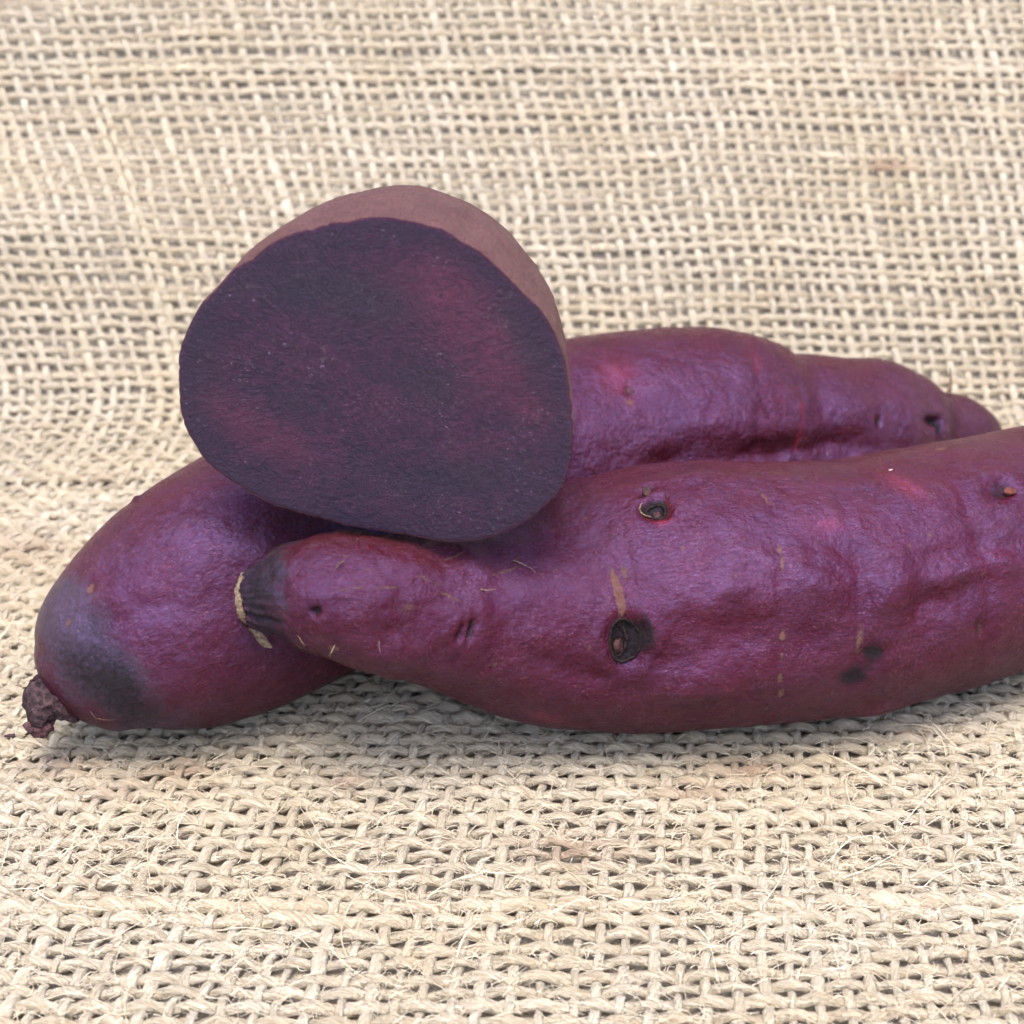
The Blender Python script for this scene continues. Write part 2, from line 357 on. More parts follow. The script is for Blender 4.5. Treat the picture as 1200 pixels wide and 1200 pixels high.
cloth_thing = thing('burlap_cloth', 'coarse tan burlap sheet spread under the purple roots and rising behind them as backdrop', 'burlap cloth', (0, 40, 0))
def yarn(kind, idx, pos):
    along_u = kind == 'weft_yarn'
    seg = 6 if along_u else 4; SD = 10 if along_u else 8
    pitch = W_C if along_u else W_R
    lo, hi = (UMIN, UMAX) if along_u else (S0, S1)
    n = int((hi - lo) / pitch * seg) + 1
    a = lo + np.arange(n) * pitch / seg
    seedv = idx * 3.17 + (500 if along_u else 0)
    line = np.stack([a * .9, np.full(n, seedv), np.zeros(n)], 1)
    jit = .040 * vnoise(line * .9, 41) + .022 * vnoise(line * 2.2, 42)
    off = random.gauss(0, .032)
    sign = 1 if idx % 2 == 0 else -1
    if along_u: u, s = a, np.full(n, pos) + jit * .8 + off * .8
    else: u, s = np.full(n, pos) + jit + off, a
    P, N = cloth(u, s)
    ph = (a - lo) / pitch
    amp = (.066 if along_u else .062)
    h = sign * amp * np.cos(pi * ph) * (-1 if along_u else 1)
    h = h + .018 * vnoise(line * 3, 43)
    back = sstep(47, 53, s)
    base = ((.116 - .030 * back) if along_u else (.090 + .002 * back)) * (1 + random.gauss(0, .11))
    if random.random() < .05: base = base * 1.22
    h = h * (1 - .42 * sstep(47, 53, s)); P = P + N * h[:, None]
    slub = np.maximum(0, vnoise(line * .35, 44) - .55) * .6
    r = base * (1 + .17 * vnoise(line * 1.1, 45) + .10 * vnoise(line * 3.5, 46) + slub)
    if along_u: r = r * (1 + .12 * np.abs(np.cos(pi * ph)))        # floats swell between crossings
    T = np.gradient(P, axis=0); T /= np.linalg.norm(T, axis=1)[:, None]
    B = np.cross(T, N); B /= np.linalg.norm(B, axis=1)[:, None]; Nn = np.cross(B, T)
    th = np.arange(SD) * 2 * pi / SD
    tw = a * 3.6
    ang = th[None, :] + tw[:, None]
    st = np.stack([np.cos(ang) * .9 + seedv, np.sin(ang) * .9, np.broadcast_to((a * .75)[:, None], (n, SD))], -1).reshape(-1, 3)
    rr = r[:, None] * (1 + .30 * vnoise(st * np.array([1.6, 1.6, 1.2]), 47) + .07 * rng.standard_normal(n * SD)).reshape(n, SD)
    V = P[:, None, :] + rr[..., None] * (np.cos(th)[None, :, None] * B[:, None, :] * 1.12 + np.sin(th)[None, :, None] * Nn[:, None, :] * (.86 - .26 * back)[:, None, None])
    V = V.reshape(-1, 3)
    i = np.arange(n - 1)[:, None] * SD; k = np.arange(SD)[None, :]; k2 = (k + 1) % SD
    Fq = np.stack([i + k, i + k2, i + SD + k2, i + SD + k], -1).reshape(-1, 4)
    mesh_obj(kind, V, Fq, M_weft if along_u else M_warp, cloth_thing, attrs={'stain': stain_at(V)}, vattrs={'strand': st})
for j, s in enumerate(rows): yarn('weft_yarn', j, s)
for i, u in enumerate(cols): yarn('warp_yarn', i, u)

# second layer seen through the open weave, and the ground beyond the frame
us = np.concatenate([np.linspace(-75, -26, 12), np.linspace(-25, 20, 70), np.linspace(21, 75, 12)]); ss = np.concatenate([np.linspace(-38, 22, 14), np.linspace(23, 76.4, 118)])
UU, SS = np.meshgrid(us, ss); Pb, Nb = cloth(np.clip(UU.ravel(), -25.5, 20.5), SS.ravel()); Pb[:, 0] += (UU.ravel() - np.clip(UU.ravel(), -25.5, 20.5)); Pb = Pb - Nb * .25
nu = len(us); ns_ = len(ss); ii, jj = np.meshgrid(np.arange(ns_ - 1), np.arange(nu - 1), indexing='ij')
Fb = np.stack([ii * nu + jj, ii * nu + jj + 1, (ii + 1) * nu + jj + 1, (ii + 1) * nu + jj], -1).reshape(-1, 4)
o = mesh_obj('ground', Pb, Fb, M_back); o['kind'] = 'structure'

# loose jute fibres standing off the yarns
def fibres(count, seed, region, lmin, lmax, rad0, lift, align=None, low=.06, K=6):
    r = np.random.default_rng(seed); U = lambda a, b: r.uniform(a, b, (count, 1))
    tt = np.linspace(0, 1, K)[None, :]; L = U(lmin, lmax)
    an = U(0, 2 * pi) if align is None else r.normal(0, align, (count, 1)) + pi * r.integers(0, 2, (count, 1)) + .5 * pi * (r.random((count, 1)) < .25)
    aa = an + r.normal(0, 1.5, (count, 1)) * tt
    u = U(region[0], region[1]) + np.cumsum(np.cos(aa), 1) * L / K; s = U(region[2], region[3]) + np.cumsum(np.sin(aa), 1) * L / K
    P, N = cloth(u.ravel(), s.ravel())
    h = low * U(.6, 1.5) + lift * U(.2, 1) * np.sin(tt * pi * U(.5, 1)) + .02 * r.standard_normal((count, K))
    P = (P + N * h.ravel()[:, None]).reshape(count, K, 3); N = N.reshape(count, K, 3)
    T = np.gradient(P, axis=1); T /= np.linalg.norm(T, axis=2)[..., None] + 1e-9
    A = np.cross(T, N); A /= np.linalg.norm(A, axis=2)[..., None] + 1e-9; B = np.cross(A, T)
    th = np.arange(3) * 2 * pi / 3; rr = rad0 * np.linspace(1, .45, K)[None, :, None, None] * r.uniform(.7, 1.3, (count, 1, 1, 1))
    V = (P[:, :, None] + rr * (np.cos(th)[None, None, :, None] * A[:, :, None] + np.sin(th)[None, None, :, None] * B[:, :, None])).reshape(-1, 3)
    i = (np.arange(count) * K * 3)[:, None, None] + (np.arange(K - 1) * 3)[None, :, None]; k = np.arange(3)[None, None, :]; k2 = (k + 1) % 3
    return V, np.stack([i + k, i + k2, i + 3 + k2, i + 3 + k], -1).reshape(-1, 4)
FB = [fibres(6500, 5, (UMIN + 1, UMAX - 1, S0 + .3, 50), .25, .9, .0075, .16),
      fibres(17000, 8, (UMIN + 1, UMAX - 1, S0 + .3, 46), .18, .55, .0070, .07, align=.45, low=.15, K=4),
      fibres(2500, 6, (UMIN + 1, UMAX - 1, 50, S1 - 1), .2, .8, .008, .12, K=5),
      fibres(300, 7, (-14, 13, 26, 40), 1.0, 2.6, .010, .35, K=9)]
off_ = np.cumsum([0] + [len(v) for v, f in FB]); V = np.vstack([v for v, f in FB]); Fq = np.vstack([f + o_ for (v, f), o_ in zip(FB, off_)])
o = mesh_obj('loose_fibre', V, Fq, M_fib, cloth_thing); o['kind'] = 'stuff'

# ------------------------------------------------------------------ roots
class Root:
    """a storage root grown round a bent spine; (X, Y, Z, R) stations"""
    def __init__(s, stations, nt=420, nth=240, seed=1, lump=.035, cap0=1.0, cap1=1.0, flat=None):
        st = np.array(stations, float); n = len(st)
        tt = np.linspace(0, n - 1, 1600); P = catmull(st, tt)
        L = np.concatenate([[0], np.cumsum(np.linalg.norm(np.diff(P[:, :3], axis=0), axis=1))])
        # more rows near the ends
        w = np.linspace(0, 1, nt); w = .5 - .5 * np.cos(w * pi); w = .6 * np.linspace(0, 1, nt) + .4 * w
        l = w * L[-1]; Q = np.stack([np.interp(l, L, P[:, k]) for k in range(4)], 1)
        s.L = L[-1]; s.l = l; ax = Q[:, :3]; R = np.maximum(Q[:, 3], .02)
        d0 = np.clip(l / cap0, 0, 1); d1 = np.clip((s.L - l) / cap1, 0, 1)
        R = R * np.sqrt(np.clip(1 - (1 - d0) ** 2, 0.0004, 1)) * np.sqrt(np.clip(1 - (1 - d1) ** 2, .0004, 1))
        T = np.gradient(ax, axis=0); T /= np.linalg.norm(T, axis=1)[:, None]
        up = np.array([0, 0, 1.0]); A = np.cross(T, up); A /= np.linalg.norm(A, axis=1)[:, None]; B = np.cross(A, T)
        th = np.arange(nth) * 2 * pi / nth
        s.nt, s.nth = nt, nth
        D = np.cos(th)[None, :, None] * A[:, None] + np.sin(th)[None, :, None] * B[:, None]
        V = ax[:, None] + R[:, None, None] * D
        flatp = V.reshape(-1, 3)
        big = lump * fbm(flatp * .33, seed, 3) + lump * .35 * fbm(flatp * .9, seed + 9, 2)
        s.R = R; s.D = D.reshape(-1, 3); s.T = np.repeat(T, nth, 0)
        s.V = flatp + s.D * (np.repeat(R, nth) * big)[:, None]
        s.W = np.cross(s.T, s.D)          # round the root
        s.base = s.V.copy()
        N = len(s.V); s.att = {k: np.zeros(N) for k in ('dark', 'tan', 'red', 'slate')}
        q = np.stack([np.repeat(l, nth), np.tile(np.cos(th), nt) * 2.6 + seed, np.tile(np.sin(th), nt) * 2.6], 1); s.q = q
        s.lin = np.repeat(l, nth)
        s.disp = np.zeros(N)
        ii = np.arange(nt - 1)[:, None] * nth; k = np.arange(nth)[None, :]; k2 = (k + 1) % nth
        s.F = np.stack([ii + k, ii + k2, ii + nth + k2, ii + nth + k], -1).reshape(-1, 4)
        s.px = project(s.base)
        vd = s.base - C_; vd /= np.linalg.norm(vd, axis=1)[:, None]
        s.front = (s.D * vd).sum(1) < -.05
    def find(s, px, py):
        d = np.hypot(s.px[:, 0] - px, s.px[:, 1] - py) + np.where(s.front, 0, 1e6)
        return int(np.argmin(d))
    def local(s, i):
        dv = s.base - s.base[i]
        return (dv @ s.T[i]), (dv @ s.W[i]), (dv @ s.D[i])
    def mark(s, px, py, la, lw, rot=0.0, **k):
        """gaussian feature, la along the root, lw round it; dep = depth, dark/tan/red = colour masks"""
        i = s.find(px, py); a, w, d = s.local(i)
        c, sn = cos(rad(rot)), sin(rad(rot)); a, w = a * c + w * sn, -a * sn + w * c
        if k.get('warp', .25):
            wn_ = k.get('warp', .25); a = a + la * wn_ * vnoise(s.base * (1.2 / max(la, .1)), 61); w = w + lw * wn_ * vnoise(s.base * (1.2 / max(lw, .1)), 62)
        e = (a / la) ** 2 + (w / lw) ** 2; g = np.exp(-e) * np.exp(-(d / (3 * max(la, lw))) ** 2)
        if 'dep' in k: s.disp -= k['dep'] * g
        if 'rimh' in k: s.disp += k['rimh'] * np.exp(-((np.sqrt(e) - 1.5) / .5) ** 2) * np.exp(-(d / (3 * max(la, lw))) ** 2)
        for m in ('dark', 'tan', 'red', 'slate'):
            if m in k: s.att[m] = np.maximum(s.att[m], k[m] * np.exp(-e ** k.get('sharp', 1.0)) * np.exp(-(d / (3 * max(la, lw))) ** 2))
        return i
    def ring(s, px, py, width, dep, arc=9.0, wav=.25, **k):
        """a groove round the root through a point"""
        i = s.find(px, py); a, w, d = s.local(i); l0 = s.lin[i]
        dl = s.lin - l0 + wav * vnoise(s.base * .5, 71 + int(px)); g = np.exp(-(dl / width) ** 2) * np.exp(-(w / arc) ** 2)
        s.disp -= dep * g
        for m in ('tan', 'red', 'dark'):
            if m in k: s.att[m] = np.maximum(s.att[m], k[m] * np.exp(-(dl / (width * .5)) ** 2) * np.exp(-(w / arc) ** 2) * sstep(.0, .5, vnoise(s.base * 1.6, 5)))
    def build(s, parent, mat, name='skin'):
        s.V = s.base + s.D * s.disp[:, None]
        n = s.nt * s.nth; c0 = s.V[:s.nth].mean(0); c1 = s.V[-s.nth:].mean(0)
        V = np.vstack([s.V, c0, c1])
        k = np.arange(s.nth); k2 = (k + 1) % s.nth
        caps = np.vstack([np.stack([k2, k, np.full(s.nth, n), np.full(s.nth, n)], 1)])
        fs = [tuple(r) for r in s.F.tolist()] if False else s.F
        F4 = s.F
        me_att = {m: np.concatenate([v, [v[0], v[-1]]]) for m, v in s.att.items()}
        qv = np.vstack([s.q, s.q[0], s.q[-1]])
        tri0 = np.stack([k2, k, np.full(s.nth, n)], 1); tri1 = np.stack([(s.nt - 1) * s.nth + k, (s.nt - 1) * s.nth + k2, np.full(s.nth, n + 1)], 1)
        tris = np.vstack([F4[:, [0, 1, 2]], F4[:, [0, 2, 3]], tri0, tri1])
        # flip so the faces look outwards
        a, b, c = V[tris[200, 0]], V[tris[200, 1]], V[tris[200, 2]]
        if np.dot(np.cross(b - a, c - a), s.D[tris[200, 0]]) < 0: tris = tris[:, ::-1].copy()
        return mesh_obj(name, V, tris, mat, parent, attrs=me_att, vattrs={'sk': qv})
    def surf(s, i, lift=0.0): return s.base[i] + s.D[i] * (s.disp[i] + lift)

def blob(center, ax, r, seed, mat, parent, name, rough=.25, nu=16, nv=10):
    """irregular little lump: ax = (T, W, D) frame, r = three radii"""
    V = []; 
    for j in range(nv + 1):
        ph = pi * j / nv
        for i in range(nu):
            th = 2 * pi * i / nu; V.append([sin(ph) * cos(th), sin(ph) * sin(th), cos(ph)])
    V = np.array(V); n = 1 + rough * fbm(V * 1.7 + seed, seed, 2); V = V * n[:, None] * np.array(r)
    V = center + V[:, :1] * ax[0] + V[:, 1:2] * ax[1] + V[:, 2:] * ax[2]
    Fs = [(j * nu + i, j * nu + (i + 1) % nu, (j + 1) * nu + (i + 1) % nu, (j + 1) * nu + i) for j in range(nv) for i in range(nu)]
    return mesh_obj(name, V, np.array(Fs), mat, parent)
def fr(R, i): return (R.T[i], R.W[i], R.D[i])

def crater(R, parent, px, py, ra, rw, mat_rim, seed, t0=0, t1=2 * pi, thick=.07, part='root_scar'):
    """torn corky lip that follows an ellipse round a pit"""
    i = R.find(px, py); c = R.base[i]; T, W, D = fr(R, i); n = 44; path = []; rr_ = []; base = []; dz = []
    for k in range(n):
        th = t0 + (t1 - t0) * k / (n - 1); j = 1 + .06 * sin(3 * th + seed) + .025 * random.gauss(0, 1)
        p = c + T * cos(th) * ra * j + W * sin(th) * rw * j
        q = int(np.argmin(((R.base - p) ** 2).sum(1))); base.append(p + D * np.dot(R.base[q] - p, D)); dz.append(R.disp[q])
    for k in range(n):
        path.append(base[k] + D * (.6 * float(np.mean(dz)) + .4 * dz[k] + .02))
        e = sin(pi * k / (n - 1)) if t1 - t0 < 6 else 1
        rr_.append(thick * (.35 + .65 * e) * (1 + .35 * random.gauss(0, .5)))
    v, f = tube(path, np.maximum(.012, rr_), 8, squash=.8)
    return mesh_obj(part, v, f, mat_rim, parent)

def rootlet(R, parent, px, py, dirv, L, r0, mat, name='rootlet', curl=.4):
    i = R.find(px, py); p = R.surf(i, -.03); d = np.array(dirv, float); d /= np.linalg.norm(d)
    K = 10; path = [p]; 
    for k in range(K):
        d = d + np.array([random.gauss(0, curl * .3) for _ in range(3)]); d /= np.linalg.norm(d); path.append(path[-1] + d * L / K)
    v, f = tube(path, np.linspace(r0, r0 * .25, K + 1), 6)
    return mesh_obj(name, v, f, mat, parent)

GROUP = 'purple sweet potatoes heaped on the burlap'
# ---- rear root: thick left end with a broken stem, runs behind to the right
rear = thing('sweet_potato', 'long purple sweet potato lying behind, thick grey-tipped end with broken stem', 'sweet potato', (-1.5, 41.5, 0), GROUP)
R1 = Root([(-9.95, 35.05, 1.35, .55), (-9.5, 35.35, 1.70, 1.35), (-8.75, 35.85, 2.2, 2.05), (-7.55, 36.6, 2.62, 2.62), (-6.0, 37.7, 2.92, 2.90), (-4.3, 39.3, 2.98, 2.95),
           (-2.0, 41.0, 2.93, 2.9), (.4, 42.7, 2.9, 2.88), (2.8, 43.8, 2.90, 2.88), (5.0, 44.4, 2.82, 2.78), (7.0, 44.9, 2.42, 2.38), (8.6, 45.4, 2.2, 2.12), (9.9, 45.9, 2.05, 1.93), (11.0, 46.4, 1.65, 1.32), (12.1, 46.9, 1.3, 1.12), (13.3, 47.4, .95, .45)],
          nt=420, nth=220, seed=4, lump=.03, cap0=.5, cap1=.8)
# grey-black end
R1.mark(78, 735, .95, 2.8, slate=.98, sharp=1.6)
R1.mark(132, 803, .70, 1.6, dark=.70, slate=.85, sharp=1.4)
R1.mark(112, 740, .25, .8, dark=.45, rot=20)
R1.mark(105, 690, .16, .16, tan=.9, dep=.04); R1.mark(78, 730, .10, .10, tan=1.0, dep=.03); R1.mark(100, 705, .5, .3, red=.3)
R1.mark(143, 563, .10, .10, dep=-.07); R1.mark(130, 612, .03, .12, tan=.8)
R1.mark(250, 700, 2.6, .5, dep=.10, rot=15); R1.mark(265, 620, 1.2, 1.0, dep=-.1)
for q in ((735, 455, .16, .22), (900, 482, .10, .26), (1030, 492, .08, .2)): R1.mark(*q, dep=.06, dark=.6, tan=.55)
R1.mark(738, 470, .12, .16, tan=.9, red=.5); R1.mark(725, 440, .5, .5, red=.5)
R1.mark(1098, 492, .34, .16, dark=1.1, dep=.22); R1.mark(1105, 503, .12, .3, dark=1.1, dep=.12)
R1.mark(1030, 494, .07, .18, dark=1.0, dep=.10)
R1.ring(958, 440, .5, .12, arc=3); R1.ring(1092, 465, .45, .13, arc=2.6); R1.ring(935, 520, .08, .03, arc=2, tan=.5, red=.8)
R1.ring(900, 480, .12, .035, arc=3, tan=.4, red=.4); R1.ring(760, 470, .5, .03); R1.ring(850, 470, .3, .03)
R1.mark(900, 532, 1.3, .40, dep=.30); R1.mark(985, 522, 1.0, .35, dep=.25); R1.mark(780, 540, .6, .3, dep=.15)
R1.mark(800, 500, 1.3, .6, dep=-.07); R1.mark(1010, 470, .6, .6, dep=-.06)
rear_body = R1.build(rear, M_skin_r)
# broken stem stub at the left end
tipd = np.array([-.72, -.50, -.22]); tipd /= np.linalg.norm(tipd); p0 = np.array([-9.66, 35.25, 1.72])
path = [p0 + tipd * a for a in np.linspace(0, 1.0, 22)]
v, f = tube(path, np.interp(np.linspace(0, 1, 22), [0, .2, .5, .85, 1], [.85, .66, .54, .50, .34]), 40)
v = v + .24 * np.stack([fbm(v * 2.6, 81), fbm(v * 2.6, 82), fbm(v * 2.6, 83)], 1) + .07 * np.stack([vnoise(v * 9, 84), vnoise(v * 9, 85), vnoise(v * 9, 86)], 1)
stub = mesh_obj('stem_stub', v, f, M_stub, rear); stub['label'] = 'dark broken stem stub'
pe = p0 + tipd * 1.05 + np.array([.26, -.02, -.30])
blob(pe, (np.array([1., 0, 0]), np.array([0, .7, .7]), np.array([0, -.7, .7])), (.34, .24, .20), 5, M_pink, rear, 'torn_flesh', .5, 26, 16)
for k in range(4):
    a = p0 + tipd * random.uniform(.7, 1.2) + np.array([random.uniform(-.2, .3), random.uniform(-.3, .1), random.uniform(-.3, .2)])
    d = tipd + np.array([random.gauss(0, .5), random.gauss(0, .4), random.gauss(-.2, .5)])
    v, f = tube([a, a + d * .07, a + d * .14 + np.array([0, 0, -.03])], [.05, .04, .02], 5)
    mesh_obj('stem_splinter', v, f, M_stub, rear)
rootlet(R1, rear, 105, 832, (.25, -.55, -.45), .7, .006, M_tan, curl=.6)
rootlet(R1, rear, 1112, 462, (-.15, .1, 1), .75, .07, M_tan, curl=.3)

# ---- front root: thin dark tip resting on the rear root, runs out of the picture to the right
front = thing('sweet_potato', 'purple sweet potato lying in front with dark scarred eyes and thin papery tip', 'sweet potato', (5, 37, 0), GROUP)
R2 = Root([(-5.70, 34.8, 4.42, .42), (-5.2, 34.7, 4.52, .72), (-4.4, 34.55, 4.68, 1.12), (-3.4, 34.45, 4.72, 1.40), (-2.2, 34.8, 4.25, 1.56), (-.9, 35.4, 3.65, 1.92), (.5, 36.1, 3.1, 2.45), (2.0, 36.7, 2.93, 2.86),
           (3.8, 36.95, 3.0, 2.97), (5.6, 37.1, 2.98, 2.93), (7.4, 37.45, 2.9, 2.84), (9.2, 38.15, 2.86, 2.85), (11.0, 38.9, 2.85, 2.76), (12.8, 39.8, 2.85, 2.62), (14.6, 40.9, 2.5, 2.4), (16.2, 42.0, 2.0, 1.8), (17.6, 43.1, 1.5, .9)],
          nt=540, nth=240, seed=23, lump=.022, cap0=.28, cap1=1.0)
R2.mark(300, 690, .95, 3.0, dark=.60, slate=.75, sharp=1.6, warp=.5)
R2.mark(300, 640, .5, .4, tan=.5)
R2.mark(770, 594, .30, .26, dep=.22, dark=1.2, sharp=2, rimh=.05); R2.mark(757, 575, .25, .12, rot=-40, dark=.8, dep=.1, tan=.5)
R2.mark(733, 752, .36, .52, dep=.24, dark=1.3, sharp=2.5, rimh=.09); R2.mark(752, 745, .36, .50, dark=.85, sharp=2)
R2.mark(722, 688, .10, .55, tan=1.1, dep=.03, sharp=2); R2.mark(733, 672, .14, .22, tan=.7)
R2.mark(552, 734, .08, .28, dep=.16, dark=.85); R2.mark(537, 741, .07, .18, dep=.12, dark=.6); R2.mark(544, 738, .6, .7, dep=-.09)
R2.mark(371, 716, .14, .14, dep=.20, dark=.9); R2.mark(380, 716, .4, .4, dep=-.06)
R2.mark(390, 762, .13, .1, tan=1.0, dark=.3); R2.mark(478, 712, .25, .3, tan=.55)
for (x, y) in ((400, 650), (430, 668), (455, 690), (500, 680), (540, 650), (585, 672), (610, 655), (412, 690), (520, 700), (640, 668)):
    R2.mark(x + random.uniform(-6, 6), y, .34, .035, rot=random.uniform(-30, 25), tan=.9, warp=.5)
for y, k in ((645, .7), (662, .8), (700, .4), (748, .9), (772, .6), (795, 1.0), (815, 1.0)): R2.mark(917 + random.uniform(-2, 2), y, .07, .17, tan=k * 1.25, dep=.02)
R2.ring(917, 720, .14, .05, arc=2.6); R2.ring(1015, 690, .13, .07, arc=1.8); R2.ring(1160, 690, .25, .07, arc=2.2); R2.ring(545, 700, .4, .015, arc=2); R2.ring(700, 700, .1, .012, arc=2, tan=.3)
R2.mark(1022, 768, .34, .30, rot=35, dark=.95, dep=.10); R2.mark(1002, 795, .42, .38, dark=.85, dep=.05); R2.mark(1010, 755, .10, .40, tan=.9); R2.mark(1017, 715, .05, .3, tan=.25, dep=.05)
R2.mark(1150, 738, .12, .24, tan=.75, dep=.09, dark=.3)
R2.mark(898, 583, .05, .38, rot=-28, tan=1.1, dep=.02); R2.mark(938, 572, .05, .22, rot=-35, tan=.7)
R2.mark(1060, 570, .22, .5, rot=-25, red=.55, tan=.25); R2.mark(970, 615, .35, .2, red=.45); R2.mark(775, 612, .14, .1, red=.8)
R2.mark(1103, 526, .24, .06, tan=1.3)
R2.mark(1170, 575, .42, .30, dark=.65, dep=.10, rimh=.05); R2.mark(1150, 600, .8, .5, tan=.28)
for (x, y) in ((687, 606), (860, 673), (898, 830), (1090, 580), (1088, 628), (640, 842), (800, 640), (840, 790), (1065, 640), (690, 760), (580, 780)): R2.mark(x, y, .06, .10, tan=.85, dep=.015)
R2.mark(640, 840, .35, .18, red=.7, tan=.3)
# dents and swellings of the right half
for (x, y, a, w, d, ro) in ((850, 745, 1.0, .55, .12, 0), (955, 690, .8, .5, -.10, 30), (985, 645, .9, .34, .07, 20), (900, 655, .9, .25, -.06, 20), (1045, 690, .55, .55, -.13, 0), (1085, 720, .5, .7, .10, 10),
                            (1130, 668, 1.0, .32, -.08, -6), (1120, 700, .9, .34, .06, -8), (1150, 640, 1.2, .25, .05, 0), (870, 700, 1.2, .5, -.08, 0), (810, 812, .9, .4, -.07, 0), (1035, 830, .7, .35, -.07, 0),
                            (770, 775, 1.0, .3, .08, 0), (660, 705, .9, .6, -.07, 0), (1040, 650, .5, .2, -.05, 0), (950, 750, .5, .6, .07, 0), (1000, 720, .35, .9, .07, 0), (1180, 660, .6, .3, -.06, 0), (820, 560, 1.4, .4, -.06, 0), (680, 790, 1.2, .3, .06, 10)):
    R2.mark(x, y, a, w, rot=ro, dep=d * 1.7)
R2.disp += (.10 * vnoise(R2.base * 2.2, 97) + .06 * vnoise(np.stack([R2.q[:, 0] * .8, R2.q[:, 1] * 3, R2.q[:, 2] * 3], 1), 98)) * (1 - sstep(.8, 1.6, R2.lin))
R2.disp += (.09 * vnoise(R2.base * 1.5, 95) + .035 * vnoise(R2.base * 3.4, 96)) * (1 - sstep(4.0, 6.0, R2.lin)) * sstep(.3, 1.0, R2.lin)
R2.disp += .03 * fbm(R2.base * np.array([.9, .9, .9]), 91, 3) * sstep(0, 3, R2.lin)
front_body = R2.build(front, M_skin)
random.seed(3)
crater(R2, front, 733, 752, .31, .47, M_scab, 1, thick=.05)
crater(R2, front, 727, 752, .17, .36, M_scab, 2, -1.9, 1.9, thick=.05)
crater(R2, front, 770, 595, .21, .19, M_scab, 4, thick=.04)
crater(R2, front, 766, 592, .27, .26, M_tan, 5, 1.9, 3.9, thick=.02)
for px, py, k_ in ((727, 760, (.13, .17, .09)), (770, 598, (.10, .11, .10))):
    i = R2.find(px, py); blob(R2.surf(i, .03), fr(R2, i), k_, px, M_nub, front, 'root_nub', .5, 24, 14)
i = R2.find(758, 573); blob(R2.surf(i, .01), fr(R2, i), (.10, .20, .05), 8, M_nub, front, 'torn_skin', .5)
i = R2.find(1182, 575); blob(R2.surf(i, .06), fr(R2, i), (.16, .10, .06), 9, M_flake, front, 'torn_skin', .6)['label'] = 'reddish curled skin flake'
for (x, y, r) in ((1044, 551, .042),):
    i = R2.find(x, y); blob(R2.surf(i, .01), fr(R2, i), (r * 1.5, r * .8, r * .5), x, M_white, front, 'white_crumb', .4, 8, 5)
# papery rim on the cut-off tip
tip = []; n = 46
A0 = R2.T[0]; cc = R2.base[:R2.nth].mean(0); ring_i = int(np.argmin(np.abs(R2.l - .20)))
rp = R2.base[ring_i * R2.nth:(ring_i + 1) * R2.nth]; ctr = rp.mean(0)
view = np.array([0, -cos(PITCH), sin(PITCH)])
angs = []
for k in range(R2.nth):
    d = rp[k] - ctr; angs.append(math.atan2(d @ U_, d @ np.array([1., 0, 0]) * 1 - (d @ view) * 1.0))
# strip from the top of the tip down its near side
order = [k for k in range(R2.nth) if (rp[k] - ctr) @ view > -.15]
order.sort(key=lambda k: -((rp[k] - ctr) @ U_))
order = order[::3]
pts = [rp[k] for k in order]
pts = pts + [pts[-1] + np.array([.08 * q, -.04 * q, -.09 * q]) for q in range(1, 6)]
V = []
for q, p in enumerate(pts):
    z_ = np.array([[q * .55, 4, 2]]); d = (p - ctr); d /= np.linalg.norm(d)
    w0 = .05 + .07 * abs(vnoise(z_, 3)[0]) + (.06 if q > len(pts) * .75 else 0); w1 = .04 + .10 * abs(vnoise(z_ * 1.7, 5)[0]) + .03 * random.random()
    lift = .012 + .03 * abs(vnoise(z_, 9)[0])
    V += [p + d * lift - A0 * w0, p + d * (lift + .022), p + d * (lift + .004) + A0 * w1, p + d * (lift - .016) + A0 * w1, p + d * (lift - .02) - A0 * w0]
m = 5; Fs = [(q * m + k, q * m + (k + 1) % m, (q + 1) * m + (k + 1) % m, (q + 1) * m + k) for q in range(len(pts) - 1) for k in range(m)] + [tuple(range(m)), tuple((len(pts) - 1) * m + k for k in range(m))[::-1]]
peel = mesh_obj('papery_tip', V, Fs, M_tan, front); peel['label'] = 'dry tan papery rim'
for (x, y, d, L) in ((405, 655, (-.2, -.6, .35), .5), (420, 630, (.1, -.5, .6), .4), (345, 745, (.6, -.4, -.3), .35), (392, 760, (-.3, -.5, -.35), .3), (447, 745, (-.12, -.3, -.6), .45), (600, 655, (.9, -.3, .12), .6), (560, 690, (.8, -.4, .2), .4)):
    rootlet(R2, front, x, y, d, L, .018, M_tan, curl=.4)

# ---- cut root on top
cut = thing('cut_sweet_potato', 'cut sweet potato on top of the other two, showing dark purple flesh', 'sweet potato', (-2.6, 38, 5.8))
YAW = rad(8); a_ = np.array([sin(YAW), cos(YAW), -.02]); a_ /= np.linalg.norm(a_); e1 = np.cross(a_, [0, 0, 1.]); e1 /= np.linalg.norm(e1); e2 = np.cross(e1, a_)
TR = [(210, 417), (217, 387), (237, 358), (275, 321), (308, 292), (346, 275), (387, 262), (450, 255), (500, 262), (546, 283), (587, 321), (625, 354), (652, 387), (662, 433), (669, 492), (671, 533), (665, 567), (637, 596), (596, 621), (554, 637), (525, 635), (492, 625), (450, 620), (400, 612), (358, 600), (304, 583), (262, 558), (233, 533), (217, 508), (210, 467)]
O_ = np.array([-1.4, 34.45, 5.95])
loc2 = []
for (x, y) in TR:
    d = F_ + (x - 600) / FOC * np.array([1., 0, 0]) - (y - 600) / FOC * U_
    tt = ((O_ - C_) @ a_) / (d @ a_); P = C_ + d * tt - O_; loc2.append((P @ e1, P @ e2))
loc2 = np.array(loc2); cen = (loc2.min(0) + loc2.max(0)) / 2
